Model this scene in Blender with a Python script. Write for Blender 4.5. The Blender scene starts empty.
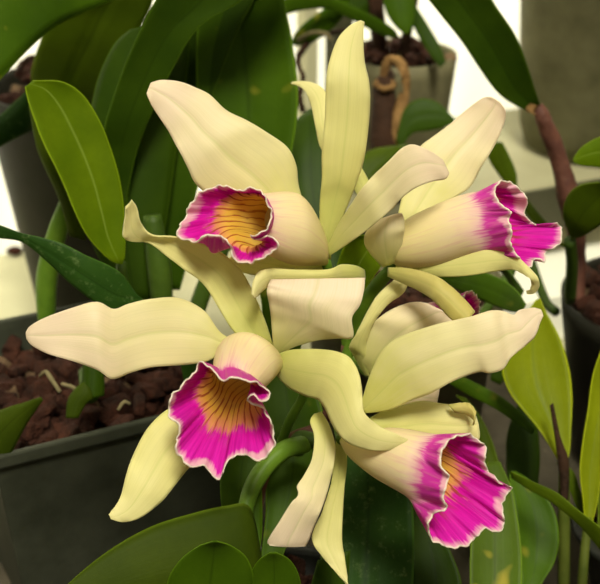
import bpy, math, random
import numpy as np
from mathutils import Vector, Matrix
random.seed(4); rng = np.random.default_rng(7)
sc = bpy.context.scene
COL = sc.collection

# ------------------------------------------------------------------ camera
F = 1333.0                                   # focal length in pixels (600 wide)
PITCH = math.radians(25)
CAM = Vector((0, 0, 0.49))
cam = bpy.data.cameras.new('camera'); co = bpy.data.objects.new('camera', cam); COL.objects.link(co)
cam.sensor_width = 36; cam.lens = F * 36 / 600; cam.clip_start = 0.01
co.location = CAM; co.rotation_euler = (math.pi/2 - PITCH, 0, 0)
cam.dof.use_dof = True; cam.dof.focus_distance = 0.60; cam.dof.aperture_fstop = 14
sc.camera = co

# ------------------------------------------------------------------ light
w = bpy.data.worlds.new('daylight'); sc.world = w; w.use_nodes = True
nt = w.node_tree; nt.nodes.clear()
wo = nt.nodes.new('ShaderNodeOutputWorld'); bg = nt.nodes.new('ShaderNodeBackground')
tc = nt.nodes.new('ShaderNodeTexCoord'); sp = nt.nodes.new('ShaderNodeSeparateXYZ'); rp = nt.nodes.new('ShaderNodeValToRGB')
nt.links.new(tc.outputs['Generated'], sp.inputs[0]); nt.links.new(sp.outputs['Z'], rp.inputs[0])
rp.color_ramp.elements[0].position = 0.0; rp.color_ramp.elements[0].color = (0.16, 0.14, 0.09, 1)
rp.color_ramp.elements[1].position = 0.8; rp.color_ramp.elements[1].color = (1.0, 0.92, 0.66, 1)
nt.links.new(rp.outputs[0], bg.inputs[0]); bg.inputs[1].default_value = 0.5
nt.links.new(bg.outputs[0], wo.inputs[0])
def sun(name, e, ang, elev, az, col=(1, .95, .80)):
    l = bpy.data.lights.new(name, 'SUN'); l.energy = e; l.angle = math.radians(ang); l.color = col
    o = bpy.data.objects.new(name, l); COL.objects.link(o)
    d = Vector((math.sin(math.radians(az))*math.cos(math.radians(elev)), math.cos(math.radians(az))*math.cos(math.radians(elev)), math.sin(math.radians(elev))))
    o.rotation_euler = d.to_track_quat('Z', 'Y').to_euler()
sun('sun', 3.85, 15, 56, 172)                  # softened by the greenhouse roof, from behind the camera
al = bpy.data.lights.new('wall_backlight', 'AREA'); al.shape = 'RECTANGLE'; al.size = 2.6; al.size_y = 1.4; al.energy = 90; al.color = (1, .97, .86)  # area light added behind the translucent wall to brighten it
ao = bpy.data.objects.new('wall_backlight', al); COL.objects.link(ao)
ao.location = (-0.35, 2.2, 0.7); ao.rotation_euler = (Vector((-0.35, 2.2, .7)) - Vector((0, 1.2, .2))).to_track_quat('Z', 'Y').to_euler()
sc.view_settings.view_transform = 'Standard'; sc.view_settings.look = 'None'
sc.view_settings.exposure = 0.0; sc.view_settings.gamma = 1; sc.view_settings.use_curve_mapping = False

# ------------------------------------------------------------------ helpers
CP, SP = math.cos(PITCH), math.sin(PITCH)
def at(px, py, d):
    u = (px-300)/F*d; v = -(py-292)/F*d
    return Vector((u, d*CP + v*SP, CAM.z - d*SP + v*CP))
def onz(px, py, z):
    v = -(py-292)/F
    return at(px, py, (CAM.z - z)/(SP - v*CP))
def atn(P):                                   # P (...,3) array of px,py,d
    u = (P[..., 0]-300)/F*P[..., 2]; v = -(P[..., 1]-292)/F*P[..., 2]
    return np.stack([u, P[..., 2]*CP + v*SP, CAM.z - P[..., 2]*SP + v*CP], -1)
def wloc(o):
    l = Vector((0, 0, 0))
    while o is not None:
        l += o.location; o = o.parent
    return l
def mk(name, V, Fc, mats, parent=None, uv=None, smooth=True, solid=0, off=0, mo=0):
    base = wloc(parent) if parent else Vector((0, 0, 0))
    me = bpy.data.meshes.new(name)
    me.from_pydata([tuple(Vector(v) - base) for v in V], [], [tuple(f) for f in Fc]); me.update()
    if uv is not None:
        l = me.uv_layers.new(name='UVMap')
        for lp in me.loops: l.data[lp.index].uv = uv[lp.vertex_index]
    if smooth:
        for p in me.polygons: p.use_smooth = True
    for m in (mats if isinstance(mats, (list, tuple)) else [mats]): me.materials.append(m)
    o = bpy.data.objects.new(name, me); COL.objects.link(o)
    if parent: o.parent = parent
    if solid:
        md = o.modifiers.new('thickness', 'SOLIDIFY'); md.thickness = solid; md.offset = off; md.material_offset = mo; md.material_offset_rim = mo
    return o
def empty(name, loc, parent=None):
    o = bpy.data.objects.new(name, None); COL.objects.link(o); o.empty_display_size = .02
    o.location = Vector(loc) - (wloc(parent) if parent else Vector((0, 0, 0)))
    if parent: o.parent = parent
    return o
def tag(o, label, cat, group=None, kind=None):
    if label: o['label'] = label
    if cat: o['category'] = cat
    if group: o['group'] = group
    if kind: o['kind'] = kind
    return o
def crom(P, n, closed=False):
    """Catmull-Rom along axis 0 of P (k, ...); n samples per span"""
    k = len(P); out = []
    if closed: g = lambda i: P[i % k]; spans = k
    else:
        E = np.concatenate([[2*P[0]-P[1]], P, [2*P[-1]-P[-2]]]); g = lambda i: E[i+1]; spans = k-1
    for i in range(spans):
        a, b, c, d = g(i-1), g(i), g(i+1), g(i+2)
        for j in range(n):
            t = j/n
            out.append(.5*((2*b) + (c-a)*t + (2*a-5*b+4*c-d)*t*t + (3*b-a-3*c+d)*t**3))
    if not closed: out.append(P[-1])
    return np.array(out)
def gridfaces(nu, nv, closed=False):
    f = []
    for i in range(nu-1):
        for j in range(nv if closed else nv-1):
            k = (j+1) % nv
            f.append((i*nv+j, i*nv+k, (i+1)*nv+k, (i+1)*nv+j))
    return f
def blade(name, parent, rows, mat, d=.7, bulge=.12, roll=0., n=6, m=13, rib=.03, wave=0., wf=5., solid=.0006, label=None, seed=0, curl=0., tex=None):
    """a leaf or petal: rows of (lx,ly,rx,ry[,dd]) from base to tip; d = depth or (d0,..,dn)"""
    K = len(rows); ds = [d]*K if not isinstance(d, (tuple, list)) else list(np.interp(np.linspace(0, 1, K), np.linspace(0, 1, len(d)), d))
    R = np.zeros((K, 2, 3))
    for i, r in enumerate(rows):
        R[i, 0] = (r[0], r[1], ds[i] + (r[4] if len(r) > 4 else 0)); R[i, 1] = (r[2], r[3], ds[i] + (r[4] if len(r) > 4 else 0))
    S = crom(R, n)                            # (N,2,3)
    N = len(S)
    W = atn(S)                                # world edges
    fw = np.array([0, CP, -SP])               # view axis
    width = np.linalg.norm(W[:, 0]-W[:, 1], axis=1)
    width = np.minimum(width, np.median(width)*1.5)
    kk = max(3, N//4)|1; width = np.minimum(np.convolve(np.pad(width, kk//2, mode='edge'), np.ones(kk)/kk, 'valid'), width*1.3)
    V = np.zeros((N, m, 3)); uv = []
    r0 = random.Random(seed + len(rows)*31 + int(rows[0][0]))
    ph = [r0.uniform(0, 6.28) for _ in range(6)]
    for i in range(N):
        u = i/(N-1)
        for j in range(m):
            v = j/(m-1); s = 2*v-1
            p = W[i, 0]*(1-v) + W[i, 1]*v
            off = -bulge*(1-s*s) + rib*.6*math.exp(-(s/.11)**2) + roll*s + curl*s**4
            off *= width[i]
            if wave:
                e = abs(s)**2.5
                sd = 0 if s < 0 else 2
                off += wave*e*(math.sin(u*wf*6.28+ph[sd]) + .6*math.sin(u*wf*2.1*6.28+ph[sd+1]))*min(1, 4*u)
            V[i, j] = p + fw*off
            uv.append((u, v))
    # even spacing of u by arc length
    o = mk(name, V.reshape(-1, 3), gridfaces(N, m), mat, parent, uv, solid=solid)
    if label: o['label'] = label
    return o
def tube(name, parent, pts, mat, n=6, m=12, label=None, px=True, lump=0., cap=True):
    """pts: (px,py,d,r_px)"""
    P = np.array(pts, float)
    W = np.concatenate([atn(P[:, :3]) if px else P[:, :3], (P[:, 3:]*P[:, 2:3]/F) if px else P[:, 3:]], 1)
    S = crom(W, n); N = len(S); V = []; uv = []
    L = np.concatenate([[0], np.cumsum(np.linalg.norm(np.diff(S[:, :3], axis=0), axis=1))])
    ref = Vector((.3, .9, .1)).normalized()
    for i in range(N):
        t = Vector(S[min(i+1, N-1), :3]-S[max(i-1, 0), :3]).normalized()
        a = t.cross(ref).normalized(); b = t.cross(a).normalized()
        for j in range(m):
            th = j/m*6.2832
            r = S[i, 3]*(1+lump*math.sin(3*th+i*.7)*.5+lump*random.uniform(-.5, .5))
            V.append(tuple(Vector(S[i, :3]) + a*math.cos(th)*r + b*math.sin(th)*r)); uv.append((L[i]*20, j/m))
    Fc = gridfaces(N, m, True)
    if cap: Fc += [tuple(range(m-1, -1, -1)), tuple((N-1)*m+j for j in range(m))]
    o = mk(name, V, Fc, mat, parent, uv)
    if label: o['label'] = label
    return o

# ------------------------------------------------------------------ materials
def new(name):
    m = bpy.data.materials.new(name); m.use_nodes = True; n = m.node_tree; n.nodes.clear()
    out = n.nodes.new('ShaderNodeOutputMaterial'); b = n.nodes.new('ShaderNodeBsdfPrincipled')
    n.links.new(b.outputs[0], out.inputs[0])
    return m, n, b, out
def N(n, t, **k):
    x = n.nodes.new('ShaderNode'+t)
    for a, v in k.items(): setattr(x, a, v)
    return x
def math_(n, op, a, b=None, clamp=False):
    x = N(n, 'Math', operation=op); x.use_clamp = clamp
    for i, v in enumerate((a, b)):
        if v is None: continue
        if isinstance(v, (int, float)): x.inputs[i].default_value = v
        else: n.links.new(v, x.inputs[i])
    return x.outputs[0]
def ramp(n, fac, stops, mode='LINEAR'):
    r = N(n, 'ValToRGB'); r.color_ramp.interpolation = mode
    e = r.color_ramp.elements
    while len(e) < len(stops): e.new(.5)
    for i, (p, c) in enumerate(stops): e[i].position = p; e[i].color = (*c, 1) if len(c) == 3 else c
    n.links.new(fac, r.inputs[0]); return r.outputs[0]
def mix(n, fac, a, b, blend='MIX'):
    x = N(n, 'Mix', data_type='RGBA', blend_type=blend)
    for s, v in ((0, fac), (6, a), (7, b)):
        if isinstance(v, (int, float)): x.inputs[s].default_value = v
        elif isinstance(v, tuple): x.inputs[s].default_value = (*v, 1)
        else: n.links.new(v, x.inputs[s])
    return x.outputs[2]
def noise(n, vec, scale, detail=3, rough=.5):
    x = N(n, 'TexNoise'); x.inputs['Scale'].default_value = scale; x.inputs['Detail'].default_value = detail; x.inputs['Roughness'].default_value = rough
    if vec is not None: n.links.new(vec, x.inputs['Vector'])
    return x.outputs['Fac']
def uvx(n, sx=1, sy=1):
    t = N(n, 'TexCoord'); s = N(n, 'SeparateXYZ'); n.links.new(t.outputs['UV'], s.inputs[0])
    mp = N(n, 'Mapping'); n.links.new(t.outputs['UV'], mp.inputs[0]); mp.inputs['Scale'].default_value = (sx, sy, 1)
    return s.outputs[0], s.outputs[1], mp.outputs[0], t
def bump(n, b, h, strength, dist):
    x = N(n, 'Bump'); x.inputs['Strength'].default_value = strength; x.inputs['Distance'].default_value = dist
    n.links.new(h, x.inputs['Height']); n.links.new(x.outputs[0], b.inputs['Normal'])
    return x.outputs[0]
def translucent(n, b, out, col, fac, nrm=None):
    t = N(n, 'BsdfTranslucent'); mx = N(n, 'MixShader'); mx.inputs[0].default_value = fac
    n.links.new(col, t.inputs[0]); n.links.new(b.outputs[0], mx.inputs[1]); n.links.new(t.outputs[0], mx.inputs[2]); n.links.new(mx.outputs[0], out.inputs[0])

def petal_mat(name, base, mid, tip, green=(.50, .56, .12)):
    m, n, b, out = new(name)
    u, v, vec, t = uvx(n, 1.2, 46)
    nz = noise(n, vec, 1.0, 3, .6)            # fine lengthwise veins
    big = noise(n, t.outputs['Object'], 60, 2)
    uu = math_(n, 'ADD', u, math_(n, 'MULTIPLY', math_(n, 'SUBTRACT', big, .5), .35))
    c = ramp(n, uu, [(0, base), (.35, mid), (.85, tip)])
    c = mix(n, math_(n, 'MULTIPLY', ramp(n, nz, [(.45, (0, 0, 0)), (.7, (1, 1, 1))]), .42), c, tuple(x*.86 for x in mid))
    s = math_(n, 'ABSOLUTE', math_(n, 'SUBTRACT', v, .5))
    rib = ramp(n, s, [(0, (1, 1, 1)), (.035, (0, 0, 0))])
    c = mix(n, math_(n, 'MULTIPLY', rib, .30), c, green)
    n.links.new(c, b.inputs['Base Color']); b.inputs['Roughness'].default_value = .5; b.inputs['Specular IOR Level'].default_value = .3
    b.inputs['Sheen Weight'].default_value = .15
    bump(n, b, nz, .25, .0006)
    translucent(n, b, out, c, .30)
    return m
M = {}
M['petal'] = petal_mat('petal_cream', (.62, .61, .14), (.83, .76, .40), (.90, .75, .56))
M['sepal'] = petal_mat('sepal_yellow', (.52, .54, .11), (.77, .73, .27), (.83, .77, .36))
M['sepal_green'] = petal_mat('sepal_olive', (.55, .52, .13), (.64, .56, .18), (.60, .52, .14))

def rimmix(n, c, t, nz, w1, w2):
    """thin white frill along the edge, fading to pink with ragged noise"""
    um = N(n, 'UVMap'); um.uv_map = 'rim'; sx = N(n, 'SeparateXYZ'); n.links.new(um.outputs[0], sx.inputs[0])
    big = noise(n, t.outputs['Object'], 75, 1)
    wide = math_(n, 'MULTIPLY', ramp(n, big, [(.50, (0, 0, 0)), (.68, (1, 1, 1))]), .45)
    d = math_(n, 'SUBTRACT', math_(n, 'ADD', sx.outputs[0], math_(n, 'MULTIPLY', math_(n, 'SUBTRACT', nz, .5), .95)), wide)
    pink = ramp(n, d, [(w1, (1, 1, 1)), (w2, (0, 0, 0))])
    c = mix(n, math_(n, 'MULTIPLY', pink, .85), c, (.88, .56, .60))
    white = ramp(n, sx.outputs[0], [(.05, (1, 1, 1)), (.11, (0, 0, 0))])
    return mix(n, white, c, (.92, .84, .70))
def lip_outside():
    m, n, b, out = new('lip_outside')
    t_, th, vec, t = uvx(n, 2.5, 100)
    nz = noise(n, vec, 1.0, 3, .6); n2 = noise(n, t.outputs['Object'], 70, 2)
    k = math_(n, 'ADD', t_, math_(n, 'MULTIPLY', math_(n, 'SUBTRACT', nz, .5), .40))
    k = math_(n, 'ADD', k, math_(n, 'MULTIPLY', math_(n, 'SUBTRACT', n2, .5), .30))
    c = ramp(n, k, [(0, (.70, .66, .18)), (.22, (.86, .76, .34)), (.55, (.90, .76, .46)), (.68, (.86, .60, .52)), (.80, (.66, .05, .40)), (1, (.64, .02, .41))])
    # faint orange veins under the tube
    c = mix(n, math_(n, 'MULTIPLY', ramp(n, nz, [(.52, (0, 0, 0)), (.62, (1, 1, 1))]), .22), c, (.70, .42, .22))
    c = rimmix(n, c, t, nz, .10, .35)
    n.links.new(c, b.inputs['Base Color']); b.inputs['Roughness'].default_value = .5; b.inputs['Specular IOR Level'].default_value = .2
    bump(n, b, nz, .3, .0006); translucent(n, b, out, c, .33)
    return m
def lip_inside():
    m, n, b, out = new('lip_inside')
    t_, th, vec, t = uvx(n, 3.0, 95)
    nz = noise(n, vec, 1.0, 3, .6); n2 = noise(n, t.outputs['Object'], 60, 3)
    k = math_(n, 'ADD', t_, math_(n, 'MULTIPLY', math_(n, 'SUBTRACT', nz, .5), .16))
    k = math_(n, 'ADD', k, math_(n, 'MULTIPLY', math_(n, 'SUBTRACT', n2, .5), .30))
    c = ramp(n, k, [(.35, (.80, .58, .16)), (.62, (.82, .52, .06)), (.72, (.78, .32, .14)), (.77, (.72, .006, .40)), (1, (.84, .03, .56))])
    # magenta veins, darker and lighter
    v2 = ramp(n, nz, [(.40, (0, 0, 0)), (.60, (1, 1, 1))]); st = ramp(n, t_, [(.74, (0, 0, 0)), (.80, (1, 1, 1))])
    c = mix(n, math_(n, 'MULTIPLY', math_(n, 'MULTIPLY', v2, st), .5), c, (.46, .0, .26))
    # brownish red stripes of the throat
    ph = math_(n, 'ADD', math_(n, 'MULTIPLY', th, 150.0), math_(n, 'MULTIPLY', n2, 9.0))
    ph = math_(n, 'ADD', ph, math_(n, 'MULTIPLY', nz, 4.0))
    sn = math_(n, 'SINE', ph)
    str_ = ramp(n, sn, [(.55, (0, 0, 0)), (.9, (1, 1, 1))])
    thr = ramp(n, t_, [(.42, (.5, .5, .5)), (.60, (1, 1, 1)), (.74, (1, 1, 1)), (.84, (0, 0, 0))])
    c = mix(n, math_(n, 'MULTIPLY', math_(n, 'MULTIPLY', str_, thr), .85), c, (.36, .05, .02))
    c = rimmix(n, c, t, nz, .10, .46)
    n.links.new(c, b.inputs['Base Color']); b.inputs['Roughness'].default_value = .5; b.inputs['Specular IOR Level'].default_value = .12
    bump(n, b, nz, .6, .0008); translucent(n, b, out, c, .33)
    return m
M['lip_out'] = lip_outside(); M['lip_in'] = lip_inside()

def leaf_mat(name, dark, light, ribc=None, gloss=.45, spots=0, trans=.18, streak=0):
    m, n, b, out = new(name)
    u, v, vec, t = uvx(n, 1.0, 60)
    nz = noise(n, t.outputs['Object'], 28, 4); fine = noise(n, t.outputs['Object'], 420, 2); vn = noise(n, vec, 1.0, 2)
    c = mix(n, ramp(n, nz, [(.3, (0, 0, 0)), (.7, (1, 1, 1))]), dark, light)
    c = mix(n, math_(n, 'MULTIPLY', fine, .25), c, tuple(x*.6 for x in dark))
    s = math_(n, 'ABSOLUTE', math_(n, 'SUBTRACT', v, .5))
    rib = ramp(n, s, [(0, (1, 1, 1)), (.03, (0, 0, 0))])
    c = mix(n, math_(n, 'MULTIPLY', rib, .5), c, ribc or tuple(x*.55 for x in dark))
    edge = ramp(n, s, [(.475, (0, 0, 0)), (.495, (1, 1, 1))])
    c = mix(n, math_(n, 'MULTIPLY', edge, .35), c, tuple((min(1, light[0]*3.2+.03), min(1, light[1]*3+.05), light[2]*2+.01)))
    if spots:
        sn = noise(n, t.outputs['Object'], 60, 1); c = mix(n, math_(n, 'MULTIPLY', ramp(n, sn, [(.66, (0, 0, 0)), (.76, (1, 1, 1))]), spots), c, (.35, .30, .03))
    if streak:
        sn = noise(n, t.outputs['Object'], 180, 6, .8); c = mix(n, math_(n, 'MULTIPLY', ramp(n, sn, [(.55, (0, 0, 0)), (.68, (1, 1, 1))]), streak), c, (.15, .22, .07))
    n.links.new(c, b.inputs['Base Color']); b.inputs['Roughness'].default_value = gloss; b.inputs['Specular IOR Level'].default_value = .09
    bump(n, b, mix(n, .5, vn, fine), .25, .0008)
    translucent(n, b, out, c, trans)
    return m
M['leaf_dark'] = leaf_mat('leaf_dark', (.018, .042, .0012), (.034, .068, .002))
M['leaf_dark2'] = leaf_mat('leaf_deep', (.024, .055, .0015), (.038, .078, .003))
M['leaf_mid'] = leaf_mat('leaf_mid', (.036, .082, .002), (.062, .125, .004), spots=.5)
M['leaf_bright'] = leaf_mat('leaf_bright', (.070, .125, .001), (.13, .20, .003), ribc=(.25, .35, .05))
M['leaf_olive'] = leaf_mat('leaf_olive', (.045, .075, .002), (.075, .115, .003))
M['leaf_deep_olive'] = leaf_mat('leaf_deep_olive', (.028, .048, .001), (.045, .07, .002), gloss=.6)
M['leaf_round'] = leaf_mat('leaf_round', (.035, .080, .002), (.06, .12, .003))
M['leaf_yellow'] = leaf_mat('leaf_yellow', (.15, .19, .002), (.24, .285, .005), ribc=(.12, .17, .01))
M['leaf_scaly'] = leaf_mat('leaf_scaly', (.016, .050, .006), (.030, .080, .009), streak=.6)
M['leaf_spotted'] = leaf_mat('leaf_spotted', (.06, .10, .008), (.08, .14, .010), spots=.9)

def simple(name, c1, c2, sc_=30, rough=.7, bs=.3, bd=.002, spec=.18, detail=5):
    m, n, b, out = new(name)
    t = N(n, 'TexCoord'); nz = noise(n, t.outputs['Object'], sc_, detail, .6); f2 = noise(n, t.outputs['Object'], sc_*6, 3)
    c = mix(n, ramp(n, nz, [(.32, (0, 0, 0)), (.68, (1, 1, 1))]), c1, c2)
    n.links.new(c, b.inputs['Base Color']); b.inputs['Roughness'].default_value = rough; b.inputs['Specular IOR Level'].default_value = spec
    bump(n, b, f2, bs, bd); return m
M['stem_green'] = simple('stem_green', (.06, .125, .008), (.11, .20, .015), 60, .45, .2, .0008)
M['stem_olive'] = simple('stem_olive', (.05, .07, .006), (.09, .11, .015), 60, .6, .2, .0008)
M['stem_dark'] = simple('stem_dark', (.03, .06, .006), (.055, .10, .009), 50, .5, .3, .001)
M['cane_red'] = simple('cane_red', (.055, .02, .014), (.16, .065, .04), 45, .6, .5, .002)
M['cane_brown'] = simple('cane_brown', (.018, .009, .004), (.05, .022, .010), 60, .8, .8, .002)
M['husk'] = simple('dry_husk', (.11, .055, .015), (.30, .17, .06), 60, .8, .6, .002)
M['root'] = simple('root_tan', (.10, .085, .035), (.22, .18, .09), 70, .8, .4, .001)
M['bark'] = simple('bark', (.016, .006, .003), (.060, .020, .010), 90, .9, 1, .003)
M['bark_light'] = simple('bark_light', (.10, .06, .03), (.20, .13, .07), 90, .9, 1, .003)
M['pot_grey'] = simple('pot_grey', (.008, .008, .004), (.014, .013, .008), 45, .55, .1, .001)
M['pot_dark'] = simple('pot_dark', (.012, .013, .010), (.02, .021, .016), 45, .4, .1, .001)
M['pot_mid'] = simple('pot_mid', (.12, .11, .055), (.18, .165, .085), 40, .6, .1, .001)
M['pot_pale'] = simple('pot_pale', (.085, .08, .035), (.15, .14, .07), 25, .75, .3, .001)
M['pot_square'] = simple('pot_square', (.026, .029, .018), (.050, .054, .036), 30, .45, .15, .001)
M['white'] = simple('bench_white', (.45, .43, .27), (.55, .53, .34), 10, .5, .1, .001)
M['shelf'] = simple('shelf_white', (.30, .285, .17), (.38, .36, .22), 12, .5, .1, .001)
M['metal'] = simple('post_grey', (.045, .045, .022), (.075, .072, .04), 30, .5, .1, .001)
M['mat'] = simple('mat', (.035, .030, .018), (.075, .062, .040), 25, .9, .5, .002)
M['tray'] = simple('tray_white', (.86, .85, .70), (.90, .89, .75), 20, .5, .1, .001)
M['floor'] = simple('floor_concrete', (.10, .095, .08), (.16, .15, .12), 8, .9, .3, .002)
m, n, b, out = new('wall_sheet')
tcw = N(n, 'TexCoord'); wv = N(n, 'TexWave'); wv.inputs['Scale'].default_value = 6; wv.inputs['Distortion'].default_value = .5
n.links.new(tcw.outputs['Object'], wv.inputs['Vector'])
c = mix(n, math_(n, 'MULTIPLY', wv.outputs['Fac'], .5), (.93, .92, .84), (.86, .85, .76))
n.links.new(c, b.inputs['Base Color']); b.inputs['Roughness'].default_value = .6
translucent(n, b, out, c, .6); M['wall'] = m

# ------------------------------------------------------------------ the setting
YAW = math.radians(25)
EX = Vector((math.cos(YAW), math.sin(YAW), 0)); EY = Vector((-math.sin(YAW), math.cos(YAW), 0))
def boxmesh(name, o, ex, ey, sx, sy, z0, z1, mat, parent=None, bev=.002, taper=0):
    """oriented box: corner o, along ex sx, along ey sy"""
    V = []
    for z, t in ((z0, taper), (z1, 0)):
        for a, b_ in ((0, 0), (1, 0), (1, 1), (0, 1)):
            aa = a*sx + (t if a == 0 else -t); bb = b_*sy + (t if b_ == 0 else -t)
            p = Vector((o[0], o[1], 0)) + ex*aa + ey*bb; V.append((p.x, p.y, z))
    Fc = [(3, 2, 1, 0), (4, 5, 6, 7), (0, 1, 5, 4), (1, 2, 6, 5), (2, 3, 7, 6), (3, 0, 4, 7)]
    ob = mk(name, V, Fc, mat, parent, smooth=False)
    if bev:
        md = ob.modifiers.new('bevel', 'BEVEL'); md.width = bev; md.segments = 3
    return ob
# the bench top everything stands on and the pale translucent greenhouse side behind it
wo_ = Vector((0, 1.275, 0)) - EX*1.6
wall = boxmesh('wall_back', wo_, EX, EY, 3.2, .006, -.7595, 1.2, M['wall'], bev=0); tag(wall, 'pale translucent greenhouse wall', None, kind='structure')
be = boxmesh('bench', Vector((0, 1.270, 0)) - EX*1.0 - EY*1.05, EX, EY, 2.0, 1.048, -.025, -.002, M['white'], bev=.001)
for a_, b__ in ((.3, .08), (1.65, .08), (.3, .93), (1.65, .93)):
    boxmesh('leg', Vector((0, 1.270, 0)) - EX*1.0 - EY*1.05 + EX*a_ + EY*b__, EX, EY, .05, .05, -.7595, -.0252, M['metal'], be)
mt = boxmesh('bench_mat', Vector((0, .885, 0)) - EX*.72 - EY*.62, EX, EY, 1.5, .58, -.0018, -.0003, M['mat'], bev=0); tag(mt, 'dark grey-brown mat under the front pots on the bench', 'mat')  # plain dark sheet laid over the front of the bench
tag(be, 'broad white plastic bench top the pots stand on', 'bench')

fl = boxmesh('floor', Vector((0, 1.27, 0)) - EX*2 - EY*2.6, EX, EY, 4, 3.4, -.80, -.76, M['floor'], bev=0); tag(fl, None, None, kind='structure')
def lathe(name, c, prof, mat, parent, n=48):
    V = []; 
    for r, z in prof:
        for j in range(n):
            a = j/n*6.28318; V.append((c[0]+r*math.cos(a), c[1]+r*math.sin(a), z))
    Fc = gridfaces(len(prof), n, True) + [tuple(range(n-1, -1, -1))]
    return mk(name, V, Fc, mat, parent)
def round_pot(parent, c, z0, h, r0, r1, mat, lip=True, wall_t=.003):
    rim = r1 + (.003 if lip else 0)
    prof = [(r0*.9, z0), (r0, z0+.002), (r0+(r1-r0)*.93, z0+h*.90)]
    if lip: prof += [(rim, z0+h*.905), (rim+.0015, z0+h*.93), (rim+.0015, z0+h*.99)]
    prof += [(rim, z0+h), (r1-wall_t, z0+h), (r1-wall_t-.001, z0+h*.97), (r0+(r1-r0)*.75-wall_t, z0+h*.78), (.001, z0+h*.78)]
    return lathe('pot', c, prof, mat, parent)
def chunks(parent, test, bounds, z, n, size, mat, seed, name='potting_bark'):
    r = random.Random(seed); V = []; Fc = []; idx = []
    base = [(-1,-1,-1),(1,-1,-1),(1,1,-1),(-1,1,-1),(-1,-1,1),(1,-1,1),(1,1,1),(-1,1,1)]
    ff = [(3,2,1,0),(4,5,6,7),(0,1,5,4),(1,2,6,5),(2,3,7,6),(3,0,4,7)]
    k = 0
    while k < n:
        x = r.uniform(bounds[0], bounds[1]); y = r.uniform(bounds[2], bounds[3])
        if not test(x, y): continue
        k += 1
        s = Vector((r.uniform(.6, 1.5), r.uniform(.5, 1.0), r.uniform(.4, .8)))*size
        R = Matrix.Rotation(r.uniform(0, 6.3), 3, 'Z') @ Matrix.Rotation(r.uniform(-.7, .7), 3, 'X') @ Matrix.Rotation(r.uniform(-.6, .6), 3, 'Y')
        o = len(V); zz = z + r.uniform(-.004, .009)
        for q in base:
            v = R @ Vector((q[0]*s.x*r.uniform(.6, 1.1), q[1]*s.y*r.uniform(.6, 1.1), q[2]*s.z*r.uniform(.6, 1.1)))
            V.append((x+v.x, y+v.y, zz+v.z))
        for f in ff: Fc.append(tuple(o+i for i in f)); idx.append(1 if k % 14 == 0 else 0)
    ob = mk(name, V, Fc, [mat, M['bark_light']], parent, smooth=False)
    for i, p in enumerate(ob.data.polygons): p.material_index = idx[i]
    md = ob.modifiers.new('round', 'BEVEL'); md.width = size*.25; md.segments = 2
    ob['kind'] = 'stuff'; return ob

# shelf: raised board carrying the back pots
shelf = empty('shelf', (0.0, .945, 0)); tag(shelf, 'raised white shelf board behind the flowers with a pale pot on it', 'shelf')
S0 = Vector((0, .945, 0)) + EX*.0
boxmesh('board', S0, EX, EY, .9, .20, .082, .10, M['shelf'], shelf)
boxmesh('front_edge', S0 - EY*.004, EX, EY, .9, .004, .062, .101, M['metal'], shelf, bev=.001)['label'] = 'dull grey metal front edge strip'
for k in (0.085, .84):
    boxmesh('upright', S0 + EX*k + EY*.17, EX, EY, .012, .02, -.0018, .55, M['white'], shelf)
    boxmesh('upright', S0 + EX*(k+.018) + EY*.15, EX, EY, .018, .02, -.0018, .55, M['metal'], shelf)['label'] = 'grey metal upright'
    boxmesh('leg', S0 + EX*k + EY*.02, EX, EY, .012, .02, -.0018, .082, M['metal'], shelf)

# white tray added to give a bright patch under the front of the shelf
WT = S0 + EX*.125 - EY*.075
tray = empty('added_tray', (WT.x, WT.y, -.0018)); tag(tray, 'white tray added to give a bright patch on the bench below the shelf, behind the right-hand pot', 'tray')
boxmesh('added_tray_base', WT, EX, EY, .34, .16, -.0016, .030, M['tray'], tray, bev=.002)
for q, sx_, sy_ in ((WT, .34, .004), (WT + EY*.156, .34, .004)): boxmesh('added_tray_rim', q, EX, EY, sx_, sy_, .0301, .040, M['tray'], tray, bev=.001)

# ------------------------------------------------------------------ square pot plant (lower left)
A0 = Vector((-.160, .590, 0)); a27 = math.radians(27); AX = Vector((math.cos(a27), math.sin(a27), 0)); AY = Vector((-math.sin(a27), math.cos(a27), 0)); AS = .158
pa = empty('potted_orchid', A0 + AX*AS/2 + AY*AS/2)
tag(pa, 'leafy orchid in the square grey pot of red-brown bark at lower left', 'potted plant', 'potted orchids around the blooming one')
def square_pot(parent, o, ex, ey, s, h, mat, t=.003, tp=.014):
    V = []; lev = [(tp, 0.0), (.002, h*.93), (-.001, h*.935), (-.001, h), (t, h), (t+.001, h*.95), (t+tp*.4, h*.6)]
    for ins, z in lev:
        for a, b_ in ((0, 0), (1, 0), (1, 1), (0, 1)):
            p = o + ex*(ins if a == 0 else s-ins) + ey*(ins if b_ == 0 else s-ins); V.append((p.x, p.y, z))
    Fc = gridfaces(len(lev), 4, True) + [(3, 2, 1, 0), tuple(24+i for i in range(4))]
    ob = mk('pot', V, Fc, mat, parent, smooth=False); md = ob.modifiers.new('bevel', 'BEVEL'); md.width = .0012; md.segments = 2
    return ob
square_pot(pa, A0, AX, AY, AS, .12, M['pot_square'])
def inA(x, y):
    p = Vector((x, y, 0)) - A0; return .012 < p.dot(AX) < AS-.012 and .012 < p.dot(AY) < AS-.012
mk('bark_bed', [tuple(A0 + AX*(a*AS + (.007 if a == 0 else -.007)) + AY*(b_*AS + (.007 if b_ == 0 else -.007)) + Vector((0, 0, .094))) for a, b_ in ((0, 0), (1, 0), (1, 1), (0, 1))], [(0, 1, 2, 3)], M['bark'], pa, smooth=False)
chunks(pa, inA, (-.26, 0, .58, .83), .098, 300, .0075, M['bark'], 3)
LB = 'leaf'
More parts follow.
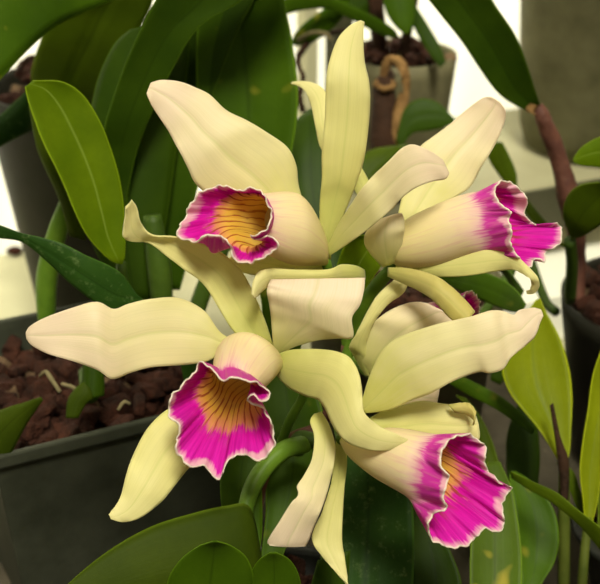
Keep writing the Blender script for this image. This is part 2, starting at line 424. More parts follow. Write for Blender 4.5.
blade(LB, pa, [(118,264,122,264),(108,258,124,256),(90,238,124,235),(78,215,122,205),(68,190,117,175),(58,168,108,145),(46,144,97,118),(36,118,80,92),(29,98,60,80),(26,87,32,80)], M['leaf_bright'], d=(.71,.675), bulge=-.16, roll=.3, rib=.0)
blade(LB, pa, [(70,236,86,240),(58,196,78,205),(38,151,60,160),(29,106,42,112)], M['leaf_olive'], d=(.76,.72))
blade(LB, pa, [(120,236,126,242),(112,190,128,195),(103,152,138,150),(104,125,151,116),(120,75,172,72),(137,34,200,28),(154,0,245,0),(182,-42,272,-35),(225,-90,300,-75),(280,-125,312,-112),(318,-140,324,-136)], M['leaf_dark'], d=(.79,.74,.70), bulge=-.1, roll=-.1)
blade(LB, pa, [(140,290,180,290),(118,240,190,250),(112,190,195,200),(122,140,205,160),(140,95,210,110),(165,50,226,60),(200,5,254,0),(228,-35,284,-35),(270,-75,310,-68),(318,-95,326,-92)], M['leaf_dark2'], d=(.81,.77), bulge=-.1)
blade(LB, pa, [(120,300,150,300),(88,230,165,230),(85,160,175,160),(95,90,185,90),(112,48,190,40),(130,30,180,20)], M['leaf_dark'], d=(.795,.785))
blade(LB, pa, [(225,250,258,250),(210,200,280,200),(203,150,292,150),(198,110,298,98),(196,60,292,41),(198,20,286,10),(203,-30,280,-30),(214,-80,268,-75),(232,-118,252,-114),(240,-128,244,-127)], M['leaf_mid'], d=(.80,.77), bulge=-.12, rib=.05)
tube('pseudobulb', pa, [(47,330,.79,8),(46,300,.785,10),(48,270,.78,11),(58,230,.775,10),(68,200,.77,8),(72,180,.765,6)], M['stem_green'])
tube('pseudobulb', pa, [(165,350,.79,8),(162,300,.785,11),(158,260,.78,12),(152,215,.775,9)], M['stem_dark'])
tube('pseudobulb', pa, [(190,345,.81,8),(200,300,.81,9),(225,240,.80,8)], M['stem_dark'])
tube('pseudobulb', pa, [(130,360,.76,7),(124,320,.755,8),(121,262,.745,5)], M['stem_dark'])
tube('pseudobulb', pa, [(84,372,.745,6),(90,395,.72,9),(92,375,.72,9),(97,345,.72,7)], M['stem_dark'])
blade(LB, pa, [(186,390,200,390),(178,355,202,360),(160,330,190,330),(140,300,160,305),(120,272,115,318),(86,255,92,301),(62,243,68,282),(40,237,45,260),(22,233,22,242),(0,225,0,238),(-18,222,-18,234)][::1], M['leaf_scaly'], d=(.70,.665,.66), bulge=.08, rib=.05, roll=.15)
tube('pseudobulb', pa, [(196,372,.76,6),(198,385,.73,7),(193,388,.705,5)], M['stem_dark'])
blade('bract', pa, [(-22,432,2,470),(-8,415,14,448),(10,407,26,425),(26,402,36,410),(41,397,43,400)], M['leaf_deep_olive'], d=(.70,.68), bulge=.25)
blade('bract', pa, [(66,418,78,418),(68,400,85,405),(76,388,92,398),(84,382,90,388)], M['leaf_deep_olive'], d=.71, bulge=.2)
blade('bract', pa, [(78,400,104,396),(82,380,104,378),(84,360,100,360),(90,348,94,348)], M['leaf_dark'], d=.715, bulge=.3)
tube('root', pa, [(60,392,.73,2),(52,380,.735,2.4),(46,372,.74,2.2),(40,376,.745,1.6)], M['root'])
tube('root', pa, [(118,410,.71,1.6),(124,402,.71,2),(130,404,.712,1.5)], M['root'])
tube('root', pa, [(62,384,.735,2),(74,388,.73,2.2),(82,396,.725,2)], M['root'])

# ------------------------------------------------------------------ dark round pot behind left
pb = empty('potted_orchid', (-.165, .985, 0)); tag(pb, 'orchid in the tall tapered dark pot at the left edge, behind the square pot', 'potted plant', 'potted orchids around the blooming one')
cB = (-.165, .985)
round_pot(pb, cB, -.0018, .207, .045, .075, M['pot_grey'], lip=False)
chunks(pb, lambda x, y: (x-cB[0])**2+(y-cB[1])**2 < .045**2, (cB[0]-.07, cB[0]+.07, cB[1]-.07, cB[1]+.07), .212, 70, .008, M['bark'], 25)
chunks(pb, lambda x, y: (x-cB[0])**2+(y-cB[1])**2 < .062**2, (cB[0]-.07, cB[0]+.07, cB[1]-.07, cB[1]+.07), .19, 90, .008, M['bark'], 5)
blade(LB, pb, [(92,130,96,142),(70,100,86,125),(50,84,50,122),(30,89,30,131),(0,116,0,147),(-40,150,-40,175)], M['leaf_scaly'], d=(.97,.86,.84))
blade(LB, pb, [(72,118,84,118),(48,108,92,106),(32,84,100,90),(33,64,118,66),(40,42,136,36),(50,16,149,12),(74,-8,158,-12),(110,-50,178,-45),(150,-85,190,-75)], M['leaf_olive'], d=(.92,.87,.83), rib=.07, bulge=-.05)
blade(LB, pb, [(134,-30,136,-14),(108,-60,118,-2),(70,-90,78,15),(30,-90,52,29),(-20,-80,28,50),(-60,-50,0,80),(-92,0,-34,116),(-115,60,-70,145),(-125,130,-110,165),(-128,172,-124,176)], M['leaf_mid'], d=(.80,.72,.70), bulge=.06, rib=.04)
tube('pseudobulb', pb, [(78,140,1.02,6),(76,120,.96,9),(84,112,.92,6)], M['stem_dark'])
tube('root', pb, [(20,70,.98,2),(26,60,.97,2.5),(36,58,.97,2.5),(46,72,.98,2)], M['cane_brown'])

# ------------------------------------------------------------------ small pot on the shelf, top centre
cC = (.078, 1.035)
pc = empty('potted_orchid', (*cC, .10)); tag(pc, 'orchid in the small grey pot on the shelf at top centre', 'potted plant', 'potted orchids around the blooming one')
round_pot(pc, cC, .101, .115, .034, .046, M['pot_mid'], lip=False)
chunks(pc, lambda x, y: (x-cC[0])**2+(y-cC[1])**2 < .040**2, (cC[0]-.045, cC[0]+.045, cC[1]-.045, cC[1]+.045), .212, 60, .006, M['bark'], 6)
tube('pseudobulb', pc, [(381,66,1.05,7),(379,40,1.04,8),(377,15,1.03,8),(374,-15,1.02,7)], M['cane_brown'])
tube('pseudobulb', pc, [(408,66,1.05,5),(405,45,1.04,5),(410,20,1.03,5),(416,-15,1.02,5)], M['cane_brown'])
blade(LB, pc, [(430,10,442,-6),(424,20,430,8),(414,32,420,22),(405,34,405,20),(398,28,396,5),(390,10,416,-2),(380,-15,412,-15)][4:], M['leaf_mid'], d=1.0)
blade(LB, pc, [(380,-20,418,-20),(383,-2,415,0),(387,14,414,14),(396,27,412,27),(404,34,408,34)], M['leaf_mid'], d=.99)
blade(LB, pc, [(440,68,446,62),(428,52,440,46),(416,32,426,22),(410,14,416,6)], M['leaf_dark'], d=(1.0,1.02))
blade(LB, pc, [(282,0,284,14),(300,-4,300,10),(325,-4,325,8),(350,6,350,18),(375,18,372,30),(392,28,390,37),(399,37,397,38)], M['leaf_mid'], d=(.95,.97,1.0), roll=.3)
blade(LB, pc, [(342,-8,352,-4),(328,6,342,18),(308,20,326,34),(296,32,308,44),(290,44,296,46)], M['leaf_mid'], d=(.97,1.0))
blade(LB, pc, [(345,-15,400,-15),(344,-4,380,8),(340,6,352,20)], M['leaf_dark'], d=1.03)
# dried cane standing in front of the pot, with a curled husk
tube('dead_cane', pc, [(384,175,.985,13),(384,150,.98,14),(384,110,.98,13),(384,86,.985,11),(387,80,1.0,8),(389,68,1.03,5)], M['cane_brown'], lump=.1)
tube('cane_collar', pc, [(375,84,.975,3),(384,89,.968,3),(394,85,.975,3),(386,79,.99,2.5),(376,82,.98,2.5)], M['husk'])
blade('dry_leaf', pc, [(380,84,384,86),(381,66,388,72),(388,56,392,64),(398,56,396,66),(407,64,400,74),(410,80,402,82),(409,96,403,94),(406,115,396,112),(404,136,394,132)], M['husk'], d=(.985,.96,.97), bulge=.3, wave=.0015)
blade('dry_leaf', pc, [(400,92,408,98),(393,112,404,115),(391,132,402,138),(396,145,400,146)], M['husk'], d=.972, bulge=.35)
tube('root', pc, [(372,72,1.0,1.5),(300,60,1.0,1.8),(298,40,.99,2),(312,33,.98,2.4),(326,34,.98,2.4),(331,40,.98,2)][2:], M['root'])
tube('root', pc, [(345,30,1.01,2),(318,36,1.0,2.5),(305,46,.99,3),(298,62,.99,2.5),(303,78,.985,2),(299,96,.985,3),(304,112,.985,2.5)], M['cane_brown'], lump=.5)
blade(LB, pc, [(396,140,400,150),(404,110,412,134),(420,99,428,131),(438,103,442,128),(454,118,455,123)], M['leaf_dark2'], d=.96, bulge=.05)
blade(LB, pc, [(350,186,365,205),(356,162,380,178),(372,150,398,160),(392,146,406,149),(408,144,410,146)], M['leaf_olive'], d=(.88,.90))

# ------------------------------------------------------------------ pale big pot on the shelf
cD = tuple(onz(599, 143, .101))[:2]
pd = empty('plant_pot', (*cD, .10)); tag(pd, 'large pale mottled pot standing on the shelf at upper right', 'pot')
lathe('plant_pot_body', cD, [(.060, .101), (.068, .103), (.073, .12), (.084, .30), (.088, .31), (.088, .325), (.082, .325), (.078, .30), (.001, .29)], M['pot_pale'], pd).name = 'pot_body'

# ------------------------------------------------------------------ right pot plant
cE = (.249, .785)
pe = empty('potted_orchid', (*cE, 0)); tag(pe, 'tall orchid with a reddish cane in the bark-filled grey pot at the right edge', 'potted plant', 'potted orchids around the blooming one')
round_pot(pe, cE, 0, .12, .060, .078, M['pot_grey'], lip=False)
chunks(pe, lambda x, y: (x-cE[0])**2+(y-cE[1])**2 < .073**2, (cE[0]-.07, cE[0]+.07, cE[1]-.07, cE[1]+.07), .116, 190, .008, M['bark'], 8)
chunks(pe, lambda x, y: (x-cE[0])**2+(y-cE[1])**2 < .070**2, (cE[0]-.07, cE[0]+.07, cE[1]-.07, cE[1]+.07), .096, 120, .010, M['bark'], 18)
blade(LB, pe, [(536,111,541,107),(525,110,539,101),(505,99,534,86),(492,86,529,70),(478,66,522,50),(462,42,513,31),(440,14,496,6),(420,-12,478,-22),(400,-45,448,-55),(385,-75,415,-82),(376,-95,384,-97)], M['leaf_dark'], d=(.84,.80,.76), bulge=-.1, rib=.05)
tube('pseudobulb', pe, [(537,106,.84,6),(543,118,.84,8),(551,138,.845,9),(560,162,.85,9),(568,195,.855,11),(575,225,.86,10),(578,260,.865,8),(577,305,.865,7)], M['cane_red'], lump=.12, label='reddish brown cane')
blade('bract', pe, [(527,112,536,116),(526,108,534,112),(530,104,538,106)], M['husk'], d=.825, bulge=.4)
tube('pseudobulb', pe, [(570,240,.80,6),(572,265,.82,6),(570,300,.85,6)], M['stem_dark'])
blade(LB, pe, [(574,242,570,238),(567,228,580,237),(563,213,590,232),(568,195,604,222),(580,185,620,205),(598,182,630,190)], M['leaf_olive'], d=(.80,.76), bulge=.1)
blade(LB, pe, [(640,170,640,200),(620,136,620,176),(600,137,600,168),(582,147,583,166),(573,159,574,163)], M['leaf_bright'], d=(.78,.76), bulge=.1)
tube('pseudobulb', pe, [(612,300,.86,8),(628,250,.82,8),(638,190,.78,7)], M['stem_dark'])
blade(LB, pe, [(558,235,568,250),(540,215,545,235),(524,195,526,212),(512,182,518,188)][::1], M['leaf_olive'], d=.9)
blade(LB, pe, [(520,215,526,215),(508,188,518,190),(490,162,516,172),(489,150,509,155),(496,142,502,142)], M['leaf_olive'], d=(.93,.92))
tube('pseudobulb', pe, [(523,214,.93,3),(530,255,.92,4),(545,300,.90,5),(556,312,.885,5)], M['stem_dark'])

# lower right plants: light leaves and thin stems
cF = (.205, .63)
pf = empty('potted_orchid', (*cF, 0)); tag(pf, 'young orchid with light yellow-green leaves on slim stems at lower right', 'potted plant', 'potted orchids around the blooming one')
round_pot(pf, cF, 0, .05, .034, .046, M['pot_dark'])
chunks(pf, lambda x, y: (x-cF[0])**2+(y-cF[1])**2 < .038**2, (cF[0]-.05, cF[0]+.05, cF[1]-.05, cF[1]+.05), .043, 70, .006, M['bark'], 9)
blade(LB, pf, [(560,464,567,464),(551,448,570,448),(538,428,571,430),(523,410,572,412),(509,391,572,393),(502,368,569,368),(508,343,560,338),(524,318,545,310),(536,300,540,298)], M['leaf_yellow'], d=(.74,.75,.76), bulge=-.15, rib=.06)
tube('pseudobulb', pf, [(564,620,.75,7),(564,560,.745,6),(564,500,.74,6),(564,462,.735,5)], M['stem_olive'])
blade('bract', pf, [(560,500,568,500),(560,480,569,480),(558,462,568,458),(555,438,560,436),(550,405,553,403)], M['cane_brown'], d=(.735,.73), bulge=.4, solid=.0004)
blade(LB, pf, [(585,524,592,524),(583,500,597,505),(580,470,602,475),(583,440,608,440),(588,410,614,410),(593,375,612,365),(605,340,612,335)], M['leaf_yellow'], d=(.73,.74), bulge=-.2, rib=.06)
blade(LB, pf, [(600,560,606,560),(598,520,612,520),(600,470,620,470),(604,420,625,420)], M['leaf_olive'], d=(.74,.76), bulge=-.2)
tube('pseudobulb', pf, [(580,630,.73,5),(583,570,.73,5),(588,518,.73,4)], M['stem_olive'])
blade(LB, pf, [(556,462,562,470),(572,470,566,478),(580,490,572,496),(586,512,580,516)], M['leaf_olive'], d=.745)

# grey pot behind the lower right flower
cG = (.068, .80)
pg = empty('potted_orchid', (*cG, 0)); tag(pg, 'grey pot with dark leaves hidden behind the lower right bloom', 'potted plant', 'potted orchids around the blooming one')
round_pot(pg, cG, 0, .125, .055, .064, M['pot_mid'])
chunks(pg, lambda x, y: (x-cG[0])**2+(y-cG[1])**2 < .054**2, (cG[0]-.06, cG[0]+.06, cG[1]-.06, cG[1]+.06), .112, 80, .008, M['bark'], 10)
blade(LB, pg, [(330,300,350,300),(310,260,345,260),(288,215,345,215),(280,175,342,175),(284,145,338,140),(295,122,326,118),(308,110,314,108)], M['leaf_dark'], d=(.82,.86))
blade(LB, pg, [(418,285,424,296),(440,272,442,284),(460,270,460,291),(480,271,479,299),(503,280,500,308),(517,291,513,312),(526,304,522,311)], M['leaf_mid'], d=(.80,.72), bulge=.1, rib=.04)
blade(LB, pg, [(480,258,490,262),(496,262,504,275),(510,272,512,288),(524,290,520,298)], M['leaf_dark'], d=(.82,.78))
tube('leaf_stalk', pg, [(470,330,.82,4),(500,290,.82,5),(512,262,.84,6),(508,235,.86,5)], M['stem_dark'])
blade(LB, pg, [(430,362,432,374),(452,372,450,384),(475,383,470,396),(500,396,494,408),(520,412,515,422),(535,430,532,434)], M['leaf_mid'], d=(.80,.76))
blade(LB, pg, [(470,545,480,545),(474,510,512,512),(478,480,508,490),(478,455,502,474),(474,430,492,441),(468,408,480,416),(456,395,466,398)], M['leaf_olive'], d=(.76,.78), bulge=-.12)
blade(LB, pg, [(515,500,540,500),(508,480,538,486),(506,455,540,458),(508,430,538,430),(520,400,535,400)], M['leaf_dark'], d=(.80,.83))
blade(LB, pg, [(490,380,500,385),(495,355,520,360),(505,335,535,345),(518,315,528,320)], M['leaf_dark'], d=.86)

# ------------------------------------------------------------------ the blooming orchid
cM = (-.005, .56)
pm = empty('blooming_orchid', (*cM, 0)); tag(pm, 'blooming orchid with cream yellow flowers and ruffled magenta lips, in the centre', 'orchid')
round_pot(pm, cM, 0, .050, .038, .048, M['pot_dark'])
chunks(pm, lambda x, y: (x-cM[0])**2+(y-cM[1])**2 < .040**2, (cM[0]-.05, cM[0]+.05, cM[1]-.05, cM[1]+.05), .043, 70, .006, M['bark'], 12)
blade(LB, pm, [(262,560,270,640),(250,508,262,640),(225,506,240,645),(190,514,205,650),(150,527,160,655),(108,551,105,655),(68,584,58,640),(35,622,34,630)], M['leaf_deep_olive'], d=(.62,.58), bulge=.1, rib=.04)
blade(LB, pm, [(245,640,180,640),(252,610,165,610),(254,580,168,580),(247,558,180,560),(232,546,197,547),(217,541,213,541)], M['leaf_round'], d=(.60,.56), bulge=.16)
blade(LB, pm, [(292,640,262,640),(301,610,248,610),(300,580,249,580),(291,561,257,562),(276,552,270,552)], M['leaf_round'], d=(.60,.57), bulge=.16)
blade(LB, pm, [(258,572,252,572),(260,550,244,550),(262,530,228,530),(262,500,221,500),(261,470,222,470),(258,442,236,444),(250,425,246,426)], M['leaf_mid'], d=(.64,.66), bulge=.1)
blade(LB, pm, [(258,600,268,600),(262,550,285,550),(266,510,305,510),(264,470,322,470),(258,430,325,430),(255,400,318,395),(270,370,300,368)], M['leaf_mid'], d=(.66,.70), bulge=-.12)
blade(LB, pm, [(318,640,412,640),(318,590,413,590),(322,550,414,545),(326,500,412,500),(332,455,402,450),(348,420,385,415)], M['leaf_scaly'], d=(.66,.69), bulge=-.12, rib=.05)
blade(LB, pm, [(300,640,345,640),(310,590,348,585),(318,560,350,550)], M['leaf_dark'], d=.645)
blade(LB, pm, [(408,640,450,640),(412,590,462,590),(412,550,450,550),(410,510,432,515),(405,480,415,480)], M['leaf_dark'], d=(.68,.71), bulge=-.1)
blade(LB, pm, [(450,640,520,640),(468,600,521,600),(470,560,522,562),(472,525,519,528),(478,490,512,490),(488,462,500,462)], M['leaf_spotted'], d=(.68,.72), bulge=-.14)
blade(LB, pm, [(515,610,530,610),(522,582,542,583),(519,560,554,563),(517,530,559,538),(514,505,553,508),(510,483,532,482),(510,472,515,471)], M['leaf_mid'], d=(.72,.75), bulge=-.12)
blade(LB, pm, [(660,600,650,630),(630,555,625,585),(600,527,600,549),(578,510,577,523),(556,492,551,502),(532,481,528,489),(510,471,512,478)], M['leaf_olive'], d=(.66,.69,.71), bulge=.1, roll=.2)
blade(LB, pm, [(337,330,352,335),(334,290,362,296),(338,262,380,268),(348,240,392,250),(358,236,375,232)], M['leaf_bright'], d=(.69,.68), bulge=-.1)
blade(LB, pm, [(255,380,280,385),(258,350,300,352),(262,310,300,310),(258,285,290,285)], M['leaf_mid'], d=(.70,.70), bulge=-.1)
# flowering stem
tube('flower_stem', pm, [(250,640,.66,5),(253,560,.665,5),(258,510,.668,4.5),(268,470,.67,4.5),(290,440,.675,6),(320,425,.68,6),(342,385,.675,6),(348,345,.67,7)], M['cane_red'], label='reddish slender flower stem')
tube('flower_bud', pm, [(247,519,.625,6),(246,508,.625,8),(252,488,.63,9),(266,466,.635,9.5),(284,450,.64,9.5),(305,444,.65,9)], M['stem_green'], label='green curved bud')
tube('sheath', pm, [(297,450,.66,9),(300,440,.655,9.5),(312,441,.65,8.5),(318,444,.655,6)], M['stem_dark'])
for pts in ([(326,262,.612,5),(334,290,.64,5.5),(343,320,.665,5.5),(348,352,.67,5)],
            [(392,268,.632,6),(378,284,.65,7),(362,308,.66,7.5),(352,335,.668,7),(346,362,.67,6)],
            [(279,364,.602,4.5),(300,385,.63,4.5),(303,396,.64,4.5),(290,420,.655,5),(281,443,.668,5)],
            [(341,440,.60,5),(338,425,.62,5),(338,400,.65,5),(343,375,.672,5)],
            [(372,376,.655,5),(362,368,.665,5),(350,360,.67,5)]):
    tube('pedicel', pm, pts, M['stem_green'])

def flower(c, label):
    o = empty('flower', at(*c), pm); o['label'] = label; return o
def lip(parent, base, rings, rim, centre, seed=1, ruffle=.0014, midpush=.004, label=None, curls=()):
    NT = 144
    R = crom(np.array(rim, float), 12, True)
    # resample evenly by arc length
    C = np.vstack([R, R[:1]]); L = np.concatenate([[0], np.cumsum(np.linalg.norm(np.diff(C[:, :2], axis=0), axis=1))]); s = np.linspace(0, L[-1], NT, endpoint=False)
    R = np.stack([np.interp(s, L, C[:, k]) for k in range(3)], 1)
    ang = np.unwrap(np.arctan2(R[:, 1]-centre[1], R[:, 0]-centre[0])); sg = 1 if ang[-1] > ang[0] else -1
    ang = sg*np.maximum.accumulate(sg*ang); ang = sg*np.minimum(sg*ang, sg*ang[0]+2*math.pi-.03)
    uni = ang[0] + sg*np.arange(NT)/NT*2*math.pi
    th = .6*ang + .4*uni
    def ell(r):
        cx, cy, rx, ry, rot, d = r; ro = math.radians(rot); a = th-ro
        ex = (math.cos(ro), math.sin(ro)); ey = (-math.sin(ro), math.cos(ro))
        x = cx + rx*np.cos(a)*ex[0] + ry*np.sin(a)*ey[0]; y = cy + rx*np.cos(a)*ex[1] + ry*np.sin(a)*ey[1]
        dd = math.sqrt(max(ry*ry-rx*rx, 0))/F*.6
        return np.stack([x, y, d + dd*np.cos(a)], 1)
    rs = [ell((*base[:2], 3, 3, 0, base[2]))] + [ell(r) for r in rings]
    mid = rs[-1]*.5 + R*.5; mid[:, 2] += midpush
    for qx, qy, rad, dx, dy, dd in curls:     # where an edge rolls over, the blade bellies out before it
        wt = np.exp(-((R[:, 0]-qx)**2+(R[:, 1]-qy)**2)/rad**2); mid += wt[:, None]*np.array([dx, dy, dd])
    rs += [mid, R]
    G = crom(np.array(rs), 14)                # (NU, NT, 3)
    NU = len(G); V = atn(G)
    r0 = np.random.default_rng(seed); p = r0.uniform(0, 6.28, 5)
    i = np.arange(NT)/NT*2*math.pi
    wv = .9*np.sin(9*i+p[0]) + .7*np.sin(15*i+p[1]) + .6*np.sin(23*i+p[2]) + .35*np.sin(41*i+p[3])
    wr = .8*np.sin(19*i+p[4]) + .6*np.sin(31*i+p[1]) + .45*np.sin(47*i+p[0])
    fw = np.array([0, CP, -SP]); cen = V.mean(axis=1)
    for k in range(NU):
        t = k/(NU-1); a = max(0, (t-.68)/.32)**1.6
        rad = V[k]-cen[k]; rad /= (np.linalg.norm(rad, axis=1)[:, None]+1e-9)
        V[k] += fw*(wv*ruffle*a)[:, None] + rad*(wr*ruffle*.35*a)[:, None]
    uv = [(k/(NU-1), j/NT if j <= NT/2 else 1-j/NT) for k in range(NU) for j in range(NT)]
    fc = gridfaces(NU, NT, True)
    if sg < 0: fc = [f[::-1] for f in fc]
    seg = np.linalg.norm(np.diff(V, axis=0), axis=2); D = np.zeros((NU, NT)); D[:-1] = np.cumsum(seg[::-1], axis=0)[::-1]
    rimd = np.clip(D/.008, 0, 1).reshape(-1)
    o = mk('lip', V.reshape(-1, 3), fc, [M['lip_in'], M['lip_out']], parent, uv, solid=.0006, off=0, mo=1)
    l2 = o.data.uv_layers.new(name='rim')
    for lp in o.data.loops: l2.data[lp.index].uv = (rimd[lp.vertex_index], 0)
    o['label'] = label or 'ruffled magenta lip with a yellow throat'
    return o
def P(parent, rows, d, **k): return blade('petal', parent, rows, M['petal'], d=d, wave=k.pop('wave', .0009), wf=2.6, m=21, solid=.0007, **k)
def S(parent, rows, d, **k): return blade('sepal', parent, rows, k.pop('mat', M['sepal']), d=d, wave=k.pop('wave', .0005), m=17, solid=.0008, **k)

# ---- flower 1 : upper left
f1 = flower((326, 262, .612), 'upper left flower with its lip facing left')
P(f1, [(318,263,324,256),(300,255,312,228),(270,235,299,188),(240,215,296,165),(215,200,287,147),(196,184,266,132),(188,168,246,120),(181,154,226,110),(175,143,210,95),(168,130,196,88),(158,115,180,82),(150,102,162,80),(147,93,151,83)], (.615,.60,.605), bulge=.06, rib=.03)
S(f1, [(324,262,330,262),(320,240,334,238),(320,199,350,199),(322,178,358,178),(322,151,364,158),(325,116,368,130),(326,89,370,103),(328,68,369,82),(337,41,364,58),(349,27,363,32),(360,21,364,22)], (.615,.60,.59,.60), bulge=.14, rib=.02, roll=.1)
P(f1, [(326,250,329,256),(340,222,346,245),(352,203,362,234),(363,187,379,220),(375,174,393,208),(387,163,402,198),(400,150,415,188),(412,145,433,181),(428,151,446,178),(442,160,449,173)], (.61,.59,.585,.595), bulge=.05, roll=.15)
S(f1, [(322,262,326,272),(312,264,314,274),(300,262,300,277),(280,255,280,277),(258,250,255,275),(235,255,234,270),(225,262,225,266)], (.618,.62,.605), bulge=.15)
S(f1, [(364,270,365,279),(355,266,358,281),(340,265,344,281),(327,270,328,282),(296,270,296,283),(275,269,274,283),(264,270,268,286),(257,274,262,291),(253,284,257,296),(252,294,254,298)], (.625,.60,.585,.58), bulge=.35, roll=.2, mat=M['sepal'])
lip(f1, (325,262,.612), [(316,246,10,19,185,.608),(294,229,13,35,185,.600),(254,221,22,26,188,.589)],
    [(270,209,.574),(271,220,.572),(265,230,.570),(255,236,.570),(250,235,.573),(255,240,.576),(267,236,.573),(276,240,.572),(277,249,.573),(268,254,.574),(260,260,.575),(240,263,.577),(232,254,.577),(230,244,.573),(220,236,.571),(206,235,.572),(196,242,.575),(189,241,.582),(176,235,.588),(182,223,.590),(188,208,.590),(199,193,.588),(211,188,.586),(223,185,.584),(236,190,.583),(256,188,.579),(264,196,.575)], (245,222), 3, curls=[(212,238,15,-10,20,.001)])

# ---- flower 2 : upper right
f2 = flower((394, 263, .632), 'upper right flower with its lip facing right')
P(f2, [(394,252,400,254),(398,215,425,224),(407,180,450,201),(418,150,470,187),(430,139,482,166),(449,125,493,148),(470,107,502,129),(483,98,506,114),(491,97,500,102)], (.635,.65,.655,.65), bulge=.08, rib=.05)
P(f2, [(383,267,394,263),(370,253,401,247),(364,238,404,228),(374,223,403,216),(390,216,400,213)], (.625,.61,.61), bulge=.2)
S(f2, [(392,262,396,258),(375,230,385,225),(355,190,368,180),(340,165,352,155),(322,150,340,142),(316,128,330,120),(312,108,327,96),(307,94,319,86),(299,86,307,82),(291,84,293,82)], (.635,.66,.68), bulge=.2)
S(f2, [(396,262,396,268),(414,264,414,272),(434,258,434,276),(465,252,465,276),(499,250,503,270),(516,256,514,270),(527,266,522,273),(537,277,529,278),(539,286,532,284),(534,293,530,289),(527,294,527,291)], (.632,.615,.60,.61), bulge=.25)
S(f2, [(388,268,388,276),(403,268,405,284),(420,271,420,291),(437,277,432,299),(450,286,441,308),(463,298,449,317),(475,312,460,326)], (.625,.605,.60), bulge=.3, mat=M['sepal_green'])
lip(f2, (393,260,.632), [(404,246,9,21,-6,.628),(437,236,11,30,-6,.624),(474,224,14,31,-6,.620)],
    [(519,258,.606),(511,243,.602),(512,231,.600),(509,221,.600),(512,213,.600),(503,206,.602),(497,198,.604),(496,187,.610),(503,181,.616),(513,183,.622),(523,193,.628),(528,202,.631),(525,216,.634),(535,224,.636),(546,230,.636),(557,223,.634),(563,233,.632),(558,246,.630),(548,250,.630),(545,261,.626),(535,259,.624),(530,269,.618),(521,265,.612)], (524,222), 5)

# ---- flower 3 : lower left
f3 = flower((279, 363, .602), 'lower left flower with its lip facing forward')
P(f3, [(274,357,273,366),(250,345,252,358),(222,334,224,352),(204,311,208,361),(178,298,182,365),(150,299,152,367),(128,304,130,373),(113,309,112,379),(96,302,97,370),(72,308,73,361),(47,317,49,354),(32,325,33,346),(26,332,27,339)], (.605,.60,.585,.59), bulge=.06, rib=.03)
S(f3, [(270,352,276,350),(254,340,272,342),(236,334,265,321),(219,309,255,297),(203,284,242,272),(182,268,223,254),(166,256,199,242),(149,243,174,237),(130,241,152,235),(123,236,141,223),(124,222,137,208),(126,207,132,200)], (.602,.600,.593,.58), bulge=-.15, roll=-.1, rib=.02)
P(f3, [(274,356,280,354),(273,344,296,346),(272,330,318,340),(271,315,338,338),(269,302,353,337),(267,292,352,318),(268,286,360,305),(270,282,364,290),(271,280,365,278)], (.602,.59,.58,.585), bulge=.02, rib=.02, wave=.0005)
S(f3, [(274,356,273,370),(290,350,288,387),(313,349,305,396),(335,351,318,400),(350,358,326,410),(359,374,331,422),(362,395,340,436),(364,412,352,445),(379,426,370,450),(397,434,390,450),(408,440,405,444)], (.60,.58,.57,.575), bulge=.14, rib=.01, roll=.1)
S(f3, [(270,368,274,374),(238,378,250,395),(205,392,222,420),(170,408,205,450),(148,428,186,471),(133,456,175,485),(127,473,161,502),(121,496,141,517),(114,508,124,522),(109,514,111,519)], (.605,.61,.60,.595), bulge=.12, rib=.02)
lip(f3, (279,364,.600), [(268,359,12,17,150,.596),(246,362,25,31,140,.588),(233,383,19,23,130,.583)],
    [(221,380,.558),(213,370,.564),(201,362,.570),(192,375,.572),(182,385,.573),(171,398,.574),(168,414,.575),(180,428,.576),(175,447,.576),(187,465,.577),(203,467,.578),(219,480,.578),(226,464,.578),(240,455,.578),(262,460,.577),(274,445,.574),(272,425,.572),(265,411,.571),(257,406,.570),(248,401,.568),(252,395,.563),(263,401,.560),(270,396,.560),(264,387,.560),(250,381,.556),(234,378,.555)], (230,396), 8, midpush=.007)

# ---- flower 4 : lower right
f4 = flower((341, 441, .600), 'lower right flower with its lip facing down to the right')
P(f4, [(360,408,364,413),(370,375,390,410),(383,350,412,400),(400,337,431,393),(434,325,453,381),(455,320,479,372),(472,316,490,373),(490,311,503,369),(502,311,511,357),(513,315,526,345),(519,310,535,336),(532,308,540,322),(541,310,543,316)], (.60,.585,.58,.585), bulge=.08, rib=.03)
P(f4, [(314,414,321,412),(310,421,329,426),(314,436,335,446),(312,458,334,463),(304,474,331,478),(297,485,328,490),(298,494,324,503),(291,502,319,515),(279,521,313,530),(268,539,308,543),(270,544,305,548)], (.60,.59,.58,.585), bulge=.1, roll=.25)
S(f4, [(336,440,345,446),(334,462,347,460),(330,488,345,480),(322,512,343,505),(312,538,342,540),(322,556,345,560),(335,571,347,576),(346,583,348,585)], (.602,.605,.60), bulge=.08, rib=.05)
S(f4, [(345,436,350,446),(380,412,385,445),(400,406,410,445),(420,401,435,446),(445,404,460,446),(460,405,472,444),(472,410,479,438),(476,418,478,424)], (.604,.612,.61), bulge=.12)
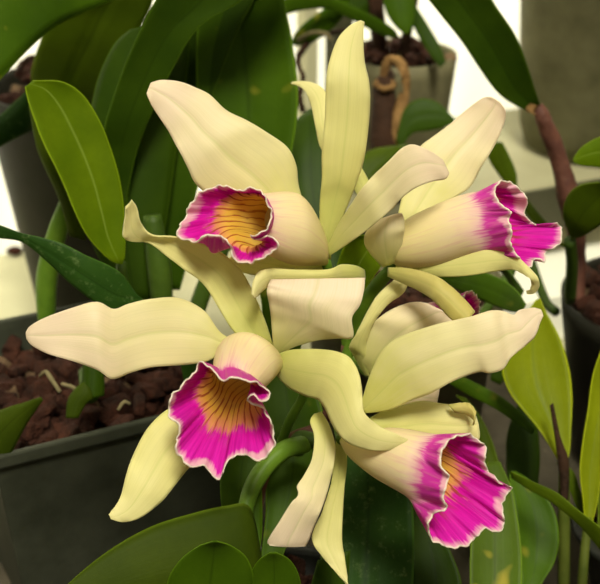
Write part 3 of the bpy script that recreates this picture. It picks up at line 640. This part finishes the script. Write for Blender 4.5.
S(f4, [(448,405,455,412),(462,403,466,414),(470,404,474,420),(476,412,473,425)], (.605,.60), bulge=.3, mat=M['sepal_green'])
lip(f4, (343,441,.600), [(356,446,8,13,19,.597),(384,453,11,26,19,.590),(418,465,14,33,19,.584)],
    [(438,512,.568),(447,509,.566),(443,494,.564),(450,478,.563),(441,466,.564),(443,450,.567),(455,437,.575),(470,435,.582),(486,447,.588),(485,464,.592),(499,482,.594),(511,488,.595),(503,505,.595),(503,531,.594),(482,530,.590),(470,545,.586),(448,547,.580),(431,538,.575),(429,521,.571)], (455,487), 11)

# ---- flower 5 : mostly hidden behind
f5 = flower((372, 376, .655), 'flower mostly hidden behind the two right-hand blooms')
P(f5, [(366,372,380,378),(357,352,392,368),(366,330,412,352),(380,317,432,338),(400,306,448,330),(420,302,455,322),(438,309,455,318)], (.65,.635,.63), bulge=.15)
S(f5, [(366,376,374,380),(352,352,372,362),(350,345,366,345),(360,327,374,322),(375,299,388,304),(392,282,402,294),(402,274,408,284)], (.652,.635,.63), bulge=.25)
P(f5, [(372,382,382,374),(390,400,400,378),(412,412,424,380),(435,412,440,385)], (.655,.64), bulge=.1)
lip(f5, (376,374,.652), [(388,362,8,13,-38,.655),(410,345,11,22,-38,.656),(438,325,12,24,-38,.655)],
    [(452,305,.648),(462,298,.648),(470,291,.652),(477,296,.656),(480,306,.660),(478,318,.662),(476,330,.660),(470,338,.655),(462,334,.650),(455,322,.648)], (464,315), 13, label='magenta lip peeping out behind a petal')

# small dark lump put at a dark spot on the bench at far left
r = random.Random(5)
cc = onz(15, 251, .002)
V = []; nu, nv = 9, 14
for i in range(nu):
    ph_ = math.pi*i/(nu-1)
    for j in range(nv):
        t_ = j/nv*6.2832; k = 1+.15*math.sin(3*t_+i)
        V.append((cc.x+.008*math.sin(ph_)*math.cos(t_)*k, cc.y+.006*math.sin(ph_)*math.sin(t_)*k, -.0018+.0042+.004*math.cos(ph_)))
tag(mk('dark_lump', V, gridfaces(nu, nv, True), M['bark']), 'small dark lump lying on the white bench at the far left', 'bark chip')
